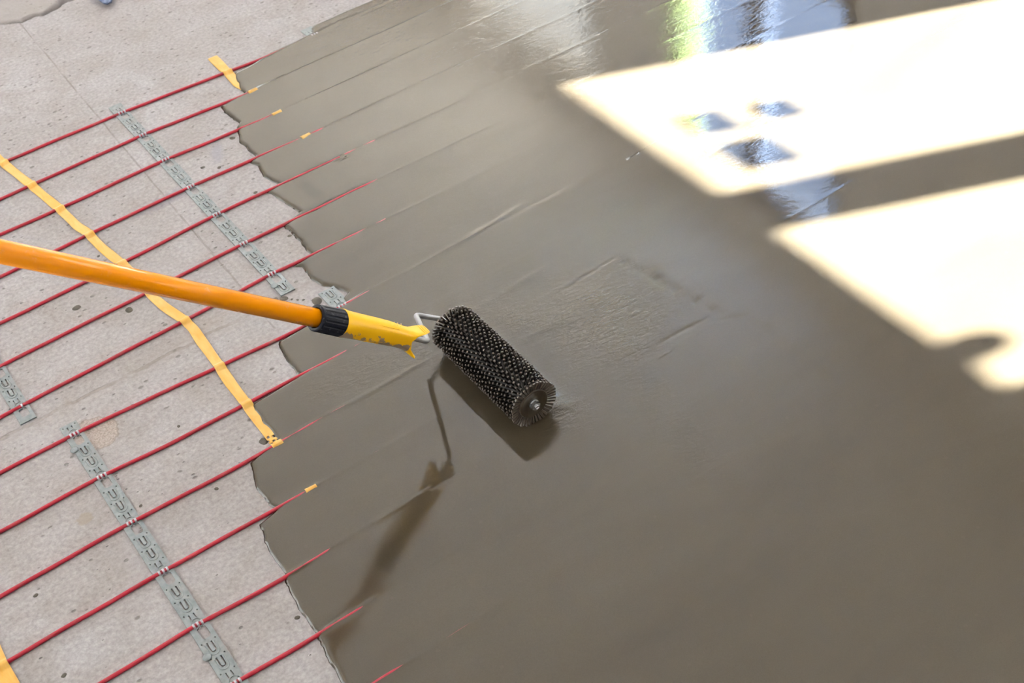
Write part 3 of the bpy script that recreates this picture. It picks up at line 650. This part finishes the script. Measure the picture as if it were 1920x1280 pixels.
def drop_mesh(seed):
    V = [(0, 0, 0.42)]; n = 14; F = []; lv = [(0.45, 0.37), (0.8, 0.2), (1.0, -0.05)]
    for r, z in lv:
        for k in range(n):
            a = 2*PI*k/n; rr = r*(1+0.20*noise.noise(Vector((math.cos(a)*1.2+seed*3.1, math.sin(a)*1.2, seed)))); V.append((rr*math.cos(a)*1.15, rr*math.sin(a)*0.9, z))
    for k in range(n): F.append((0, 1+k, 1+(k+1) % n))
    for l in range(2):
        for k in range(n): F.append((1+l*n+k, 1+(l+1)*n+k, 1+(l+1)*n+(k+1) % n, 1+l*n+(k+1) % n))
    me = bpy.data.meshes.new('cement_drop'); me.from_pydata(V, [], F); me.polygons.foreach_set('use_smooth', [True]*len(F)); me.materials.append(M_DROP); me.update(); return me
dm = [drop_mesh(i) for i in range(4)]
for i, (x, y, r) in enumerate(DROPS):
    o = bpy.data.objects.new('cement_drop', dm[i % 4]); C.objects.link(o); o.location = (x, y, 0.0002); o.scale = (r, r, r*0.42); o.rotation_euler = (0, 0, i*1.3)
    lab = DLBL.get(i)
    if lab: tag(o, lab, 'droplet', 'single cement droplets on the concrete')
    else: tag(o, 'tiny dark fleck of cement lying loose on the pale concrete', 'droplet', 'tiny cement flecks on the concrete')

# ------------------------------------------------------------------ blue wrap at the top edge
def blue_wrap():
    m, nt, p = mat('blue_plastic_film'); co = objco(nt)
    L(nt, ramp(nt, noise_n(nt, co, 60, 3), [(0.35, (0.03, 0.05, 0.12)), (0.6, (0.22, 0.28, 0.42)), (0.8, (0.5, 0.55, 0.66))]), p.inputs['Base Color']); p.inputs['Roughness'].default_value = 0.2
    V = []; F = []; n = 20; prof = [(0, 0.001), (0.003, 0.008), (0.012, 0.012), (0.03, 0.014), (0.06, 0.018), (0.09, 0.022), (0.12, 0.012), (0.13, 0.001)]
    for t, r in prof:
        for k in range(n):
            a = 2*PI*k/n; rr = r*(1+0.35*noise.noise(Vector((math.cos(a)*2, math.sin(a)*2, t*30)))); V.append((rr*math.cos(a), t, 0.011+rr*math.sin(a)*0.6))
    for i in range(len(prof)-1):
        for k in range(n): F.append((i*n+k, i*n+(k+1) % n, (i+1)*n+(k+1) % n, (i+1)*n+k))
    o = mesh('plastic_wrap', V, F, m); o.location = (0.612, 0.362, 0.001); o.rotation_euler = (0, 0, -0.15)
    tag(o, 'crumpled blue plastic wrap poking in at the top left edge', 'plastic wrap')
blue_wrap()

# ------------------------------------------------------------------ spiked roller on its pole
A = Vector((-0.739, 0.0, 0.674)).normalized(); Nn = Vector((0.674, 0, 0.739)).normalized(); Yv = Vector((0, 1, 0)); P0 = Vector((0.467, -0.986, 0.1754))
CX, CYc, CZ = 0.6076, -1.0021, 0.0385; RL, RR = 0.184, 0.036
root = empty('spiked_roller', (CX, CYc, 0.0)); O = Vector(root.location)
tag(root, 'brown spiked roller with wire frame on an orange telescopic pole, resting in wet cement', 'paint roller')
def part(mb, name, m_, parent=root, smooth=True):
    off = O
    mb.v = [(v[0]-off.x, v[1]-off.y, v[2]-off.z) for v in mb.v]
    return mb.build(name, m_, parent, smooth)
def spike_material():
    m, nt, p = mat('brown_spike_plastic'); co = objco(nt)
    # spike roots blackened as painted shade, tips cement-coated: distance from the drum axis
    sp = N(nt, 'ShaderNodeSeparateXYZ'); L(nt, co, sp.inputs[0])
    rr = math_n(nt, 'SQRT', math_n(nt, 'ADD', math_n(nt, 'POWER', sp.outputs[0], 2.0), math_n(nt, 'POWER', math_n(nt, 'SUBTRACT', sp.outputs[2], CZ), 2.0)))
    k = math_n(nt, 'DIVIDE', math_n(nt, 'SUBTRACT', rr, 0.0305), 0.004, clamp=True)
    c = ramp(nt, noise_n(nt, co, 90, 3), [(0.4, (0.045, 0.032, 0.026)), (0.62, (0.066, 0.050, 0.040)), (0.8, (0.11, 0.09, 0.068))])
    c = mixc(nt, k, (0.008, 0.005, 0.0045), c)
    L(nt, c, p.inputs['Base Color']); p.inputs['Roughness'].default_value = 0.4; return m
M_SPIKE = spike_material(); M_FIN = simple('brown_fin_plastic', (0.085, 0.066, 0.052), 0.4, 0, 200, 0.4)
M_CORE = simple('dark_roller_core', (0.008, 0.006, 0.005), 0.7)
M_CAP = simple('brown_end_cap', (0.050, 0.038, 0.024), 0.35, 0, 90, 0.5)
M_NUT = simple('zinc_nut', (0.62, 0.64, 0.68), 0.22, 0.9, 200, 0.1)
M_ROD = simple('bright_steel_rod', (0.42, 0.43, 0.45), 0.35, 0.6, 90, 0.25, 300, 0.0003)
ax = Vector((0, -1, 0)); yfar = CYc+RL/2; ynear = CYc-RL/2; ctr = Vector((CX, 0, CZ))
mb = MB(); mb.lathe([(0, 0.012), (0.0, 0.0235), (RL-0.010, 0.0235), (RL-0.010, 0.012)], (CX, yfar-0.005, CZ), ax, 40)
drum = autosmooth(part(mb, 'roller_core', M_CORE))
# spikes: one part, too fine to pick apart
mb = MB(); rows = 27; per = 32
for i in range(rows):
    yy = yfar-0.004-(RL-0.008)*i/(rows-1)
    for k in range(per):
        th = 2*PI*(k+0.5*(i % 2))/per+random.uniform(-0.02, 0.02)
        d = Vector((math.cos(th), random.uniform(-0.06, 0.06), math.sin(th))).normalized(); side = Vector((0, 1, 0)); tg = d.cross(side)
        if i < 2: d = (d+Vector((0, 0.30-0.12*i, 0))).normalized()
        if i > rows-3: d = (d+Vector((0, -(0.20 if i == rows-1 else 0.08), 0))).normalized()
        b = Vector((CX, yy, CZ))+Vector((math.cos(th), 0, math.sin(th)))*0.0225
        tip = random.uniform(0.0120, 0.0134)
        V = []
        for t, r in ((0, 0.0014), (tip*0.80, 0.0011), (tip*0.86, 0.0017), (tip*0.95, 0.0018), (tip, 0.0010)):
            for q in range(6):
                a = 2*PI*q/6; V.append(b+d*t+(side*math.cos(a)+tg*math.sin(a))*r)
        F = [(l*6+q, l*6+(q+1) % 6, (l+1)*6+(q+1) % 6, (l+1)*6+q) for l in range(4) for q in range(6)]+[(24, 25, 26, 27, 28, 29)]
        mb.add(V, F)
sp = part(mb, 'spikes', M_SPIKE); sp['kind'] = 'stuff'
# end discs with radial fins and a dished hub cap
for s_, yy in ((-1, ynear), (1, yfar)):
    mb = MB()
    for k in range(40):
        th = 2*PI*(k+0.3)/40; d = Vector((math.cos(th), 0, math.sin(th))); tg = d.cross(Yv)
        fl = random.uniform(0.8, 1.2)
        c0 = Vector((CX, yy+s_*0.0005, CZ))+d*0.020; c1 = c0+d*0.0150*random.uniform(0.93, 1.04)+Vector((0, s_*0.0025*fl, 0))
        V = []
        for c_, wd, tk in ((c0, 0.0011, 0.0012), (c1, 0.0015, 0.0013)):
            for (ox, oy) in ((-1, -1), (1, -1), (1, 1), (-1, 1)): V.append(c_+tg*wd*ox+Yv*tk*oy)
        mb.add(V, [(0, 1, 5, 4), (1, 2, 6, 5), (2, 3, 7, 6), (3, 0, 4, 7), (4, 5, 6, 7)])
    f = part(mb, 'end_fins', M_FIN, smooth=False); f['kind'] = 'stuff'
    mb = MB(); mb.lathe([(-0.004, 0.0215), (0.0022, 0.0222), (0.0034, 0.0214), (0.0034, 0.0195), (0.0020, 0.0165), (0.0006, 0.0105), (0.0008, 0.0075), (0.0016, 0.006), (0.0016, 0.002)], (CX, yy, CZ), (0, s_, 0), 40)
    autosmooth(part(mb, 'end_cap', M_CAP), 50)
mb = MB()
mb.lathe([(0.0002, 0.0072), (0.0026, 0.0072), (0.0026, 0.0055)], (CX, ynear-0.0010, CZ), ax, 24)
V = []; F = []
for t in (0.0024, 0.0084):
    for q in range(6): a = PI/3*q+0.3; V.append((CX+0.0064*math.cos(a), ynear-0.001-t, CZ+0.0064*math.sin(a)))
for q in range(6): F.append((q, (q+1) % 6, 6+(q+1) % 6, 6+q))
F.append((6, 7, 8, 9, 10, 11)); mb.add(V, F)
mb.lathe([(0.0080, 0.0034), (0.0098, 0.0034), (0.0104, 0.0028), (0.0092, 0.0018)], (CX, ynear-0.001, CZ), ax, 16)
autosmooth(part(mb, 'hex_nut', M_NUT), 25)
# wire frame
def rounded(pts, r, n=6):
    pts = [Vector(p) for p in pts]; out = [pts[0]]
    for i in range(1, len(pts)-1):
        a = (pts[i-1]-pts[i]).normalized(); b = (pts[i+1]-pts[i]).normalized(); p, q = pts[i]+a*r, pts[i]+b*r
        for k in range(n+1): t = k/n; out.append(p*(1-t)**2+pts[i]*2*t*(1-t)+q*t*t)
    out.append(pts[-1]); return out
c2 = P0+A*(-0.083)
mb = MB(); mb.tube(rounded([(CX, CYc, CZ), (CX, -0.8870, CZ), (0.5655, -0.8830, 0.0710), tuple(c2), tuple(P0+A*(-0.02))], 0.0085), 0.0037, 14)
part(mb, 'wire_frame', M_ROD)
# yellow grip with flared guard
def grip_material():
    m, nt, p = mat('yellow_grip_plastic'); co = objco(nt)
    c = mixc(nt, noise_n(nt, co, 40, 3), (0.80, 0.42, 0.003), (0.84, 0.47, 0.006))
    # cement smears along the lower side (grip's own down side)
    dv = N(nt, 'ShaderNodeVectorMath', operation='DOT_PRODUCT'); L(nt, co, dv.inputs[0]); dv.inputs[1].default_value = tuple((Nn*0.80-Vector((0, -0.6, 0))))
    base = (P0-O).dot(Nn*0.80+Vector((0, 0.6, 0)))
    h = math_n(nt, 'SUBTRACT', dv.outputs['Value'], base)
    h = math_n(nt, 'ADD', h, math_n(nt, 'MULTIPLY', math_n(nt, 'SUBTRACT', noise_n(nt, co, 70, 4, 0.6), 0.5), 0.030))
    k = math_n(nt, 'LESS_THAN', h, -0.0138)
    da = N(nt, 'ShaderNodeVectorMath', operation='DOT_PRODUCT'); L(nt, co, da.inputs[0]); da.inputs[1].default_value = tuple(A)
    ta = math_n(nt, 'SUBTRACT', da.outputs['Value'], (P0-O).dot(A))
    k = math_n(nt, 'MULTIPLY', k, math_n(nt, 'GREATER_THAN', ta, -0.047))
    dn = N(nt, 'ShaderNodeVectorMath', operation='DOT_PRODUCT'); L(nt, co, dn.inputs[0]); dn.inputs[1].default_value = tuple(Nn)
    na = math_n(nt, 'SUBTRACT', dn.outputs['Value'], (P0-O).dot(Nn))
    lit_tip = math_n(nt, 'MULTIPLY', math_n(nt, 'LESS_THAN', na, -0.0195), math_n(nt, 'LESS_THAN', ta, -0.066))  # cream colour paints the lit face of the lower horn tip
    c = mixc(nt, math_n(nt, 'MULTIPLY', lit_tip, 0.8), c, (0.60, 0.46, 0.30))
    c = mixc(nt, math_n(nt, 'MULTIPLY', k, 0.85), c, (0.20, 0.172, 0.172))
    L(nt, c, p.inputs['Base Color']); p.inputs['Roughness'].default_value = 0.38
    p.inputs['Specular IOR Level'].default_value = 0.3
    return m
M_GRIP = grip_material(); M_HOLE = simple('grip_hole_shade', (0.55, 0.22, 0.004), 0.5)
def grip():
    n = 48
    # (t along axis, half y, n low, n high, squareness)
    st = [(0.0655, 0.0150, -0.0150, 0.0150, 2), (0.0670, 0.0178, -0.0172, 0.0176, 2), (0.0640, 0.0180, -0.0174, 0.0178, 2), (0.057, 0.0166, -0.0166, 0.0166, 2.1), (0.035, 0.0158, -0.0158, 0.0158, 2.3), (0.01, 0.0152, -0.0156, 0.0154, 2.4),
          (-0.012, 0.0146, -0.0152, 0.0146, 2.5), (-0.028, 0.0134, -0.0148, 0.0128, 2.7), (-0.040, 0.0126, -0.0158, 0.0114, 3.0), (-0.050, 0.0122, -0.0182, 0.0118, 3.4), (-0.058, 0.0121, -0.0210, 0.0136, 4.0), (-0.0655, 0.0121, -0.0236, 0.0158, 4.6), (-0.0705, 0.0121, -0.0250, 0.0172, 5.0)]
    V = []; F = []
    for i, (t, hy, lo, hi, sq) in enumerate(st):
        kk = ss(-0.038, -0.0705, np.array(t))*1.0 if False else max(0.0, min(1.0, (-0.038-t)/0.0325))
        for q in range(n):
            a = 2*PI*q/n; c_, s_ = math.cos(a), math.sin(a)
            y = hy*math.copysign(abs(c_)**(2/sq), c_); z = math.copysign(abs(s_)**(2/sq), s_)
            nn = z*hi if z > 0 else -z*lo
            tt = t+kk*0.0245*(1-min(1, abs(nn)/(hi if z > 0 else -lo))**2.0)
            V.append(P0+A*tt+Nn*nn+Yv*y)
    m_ = len(st)
    for i in range(m_-1):
        for q in range(n): F.append((i*n+q, i*n+(q+1) % n, (i+1)*n+(q+1) % n, (i+1)*n+q))
    # concave mouth
    last = (m_-1)*n
    for sc, dt in ((0.86, 0.0015), (0.45, 0.006)):
        b = len(V)
        for q in range(n):
            p = V[last+q]-P0; tn, nn, y = p.dot(A), p.dot(Nn), p.dot(Yv); V.append(P0+A*(tn*(1) + (0 if sc > 0.8 else (-0.0455-tn)*0.9)+dt*0.5)+Nn*nn*sc+Yv*y*sc)
        F += [((b-n if sc < 0.8 else last)+q, (b-n if sc < 0.8 else last)+(q+1) % n, b+(q+1) % n, b+q) for q in range(n)]
    F.append(tuple(range(len(V)-n, len(V)))); F.append(tuple(range(n-1, -1, -1)))
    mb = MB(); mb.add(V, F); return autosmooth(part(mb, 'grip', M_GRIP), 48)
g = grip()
# oblong hole and the raised ribs and ridge moulded on the grip
def on_grip(t, ang, r): return P0+A*t+(Nn*math.cos(ang)+Yv*math.sin(ang))*r
mb = MB(); V = []; F = []
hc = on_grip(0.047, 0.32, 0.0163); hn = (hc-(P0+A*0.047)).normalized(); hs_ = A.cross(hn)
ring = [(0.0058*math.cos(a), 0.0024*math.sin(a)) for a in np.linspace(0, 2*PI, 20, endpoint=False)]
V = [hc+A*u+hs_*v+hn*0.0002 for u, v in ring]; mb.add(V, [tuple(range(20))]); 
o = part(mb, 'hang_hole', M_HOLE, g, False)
for i in range(9):
    mb = MB(); t = 0.020-0.0058*i; mb.tube([on_grip(t+0.004*q, 0.02-0.36*q, 0.0150) for q in np.linspace(-1, 1, 7)], 0.00028, 5); part(mb, 'moulded_rib', M_GRIP, g)
for i in range(3):
    tt = -0.061-0.0032*i; mb = MB(); mb.tube([P0+A*tt+Nn*(0.0149+0.0010*i)+Yv*yy for yy in (-0.009, 0.009)], 0.0003, 5); part(mb, 'moulded_rib', M_GRIP, g)
mb = MB()
mb.tube([on_grip(t, -0.68, 0.0154+0.0006*(1-abs(t-0.012)/0.04)) for t in np.linspace(0.045, -0.018, 8)], 0.0005, 6); part(mb, 'moulded_ridge', M_GRIP, g)
# black ribbed collar
def collar_material():
    m, nt, p = mat('black_collar_plastic'); co = objco(nt)
    k = ramp(nt, noise_n(nt, co, 160, 4, 0.7), [(0.58, 0.0), (0.68, 1.0)])
    c = mixc(nt, math_n(nt, 'MULTIPLY', k, 0.5), (0.006, 0.008, 0.016), (0.16, 0.16, 0.18)); L(nt, c, p.inputs['Base Color']); p.inputs['Roughness'].default_value = 0.4; p.inputs['Specular IOR Level'].default_value = 0.22; return m
M_BLK = collar_material()
mb = MB(); n = 96; V = []; F = []
u_, v_ = Nn, Yv
prof = [(0.0640, 0.0150, 0), (0.0640, 0.0162, 0), (0.0665, 0.0172, 0), (0.0690, 0.0172, 1), (0.0990, 0.0166, 1), (0.1010, 0.0168, 0), (0.1035, 0.0164, 0), (0.1045, 0.0150, 0), (0.1045, 0.0128, 0), (0.1000, 0.0122, 0)]
for t, r, rb in prof:
    for q in range(n):
        a = 2*PI*q/n; rr = r-(0.0012 if (rb and (q % 6) in (0, 5)) else 0); V.append(P0+A*t+(u_*math.cos(a)+v_*math.sin(a))*rr)
for i in range(len(prof)-1):
    for q in range(n): F.append((i*n+q, i*n+(q+1) % n, (i+1)*n+(q+1) % n, (i+1)*n+q))
mb.add(V, F); autosmooth(part(mb, 'collar', M_BLK), 30)
def pole_material():
    m, nt, p = mat('orange_lacquered_pole'); co = objco(nt)
    c = mixc(nt, noise_n(nt, co, 12, 3), (0.80, 0.255, 0.000), (0.84, 0.29, 0.001))
    k = ramp(nt, noise_n(nt, co, 60, 5, 0.7), [(0.60, 0.0), (0.74, 1.0)]); c = mixc(nt, math_n(nt, 'MULTIPLY', k, 0.22), c, (0.75, 0.55, 0.42))
    L(nt, c, p.inputs['Base Color']); L(nt, math_n(nt, 'MULTIPLY_ADD', k, 0.25, 0.13), p.inputs['Roughness'])
    p.inputs['Specular IOR Level'].default_value = 0.42; return m
M_POLE = pole_material()
TR = 0.5545
mb = MB(); mb.lathe([(0.06, 0.0117), (TR+0.2, 0.0123)], P0, A, 48); part(mb, 'inner_pole', M_POLE)
mb = MB(); mb.lathe([(TR+0.002, 0.0120), (TR+0.002, 0.0137), (1.60, 0.0137), (1.60, 0.0120)], P0, A, 48); autosmooth(part(mb, 'outer_pole', M_POLE))
mb = MB(); mb.lathe([(TR-0.0045, 0.0122), (TR-0.0045, 0.0138), (TR-0.0035, 0.0146), (TR+0.0020, 0.0149), (TR+0.0030, 0.0142), (TR+0.0030, 0.0130)], P0, A, 48); autosmooth(part(mb, 'pole_ring', M_BLK), 30)
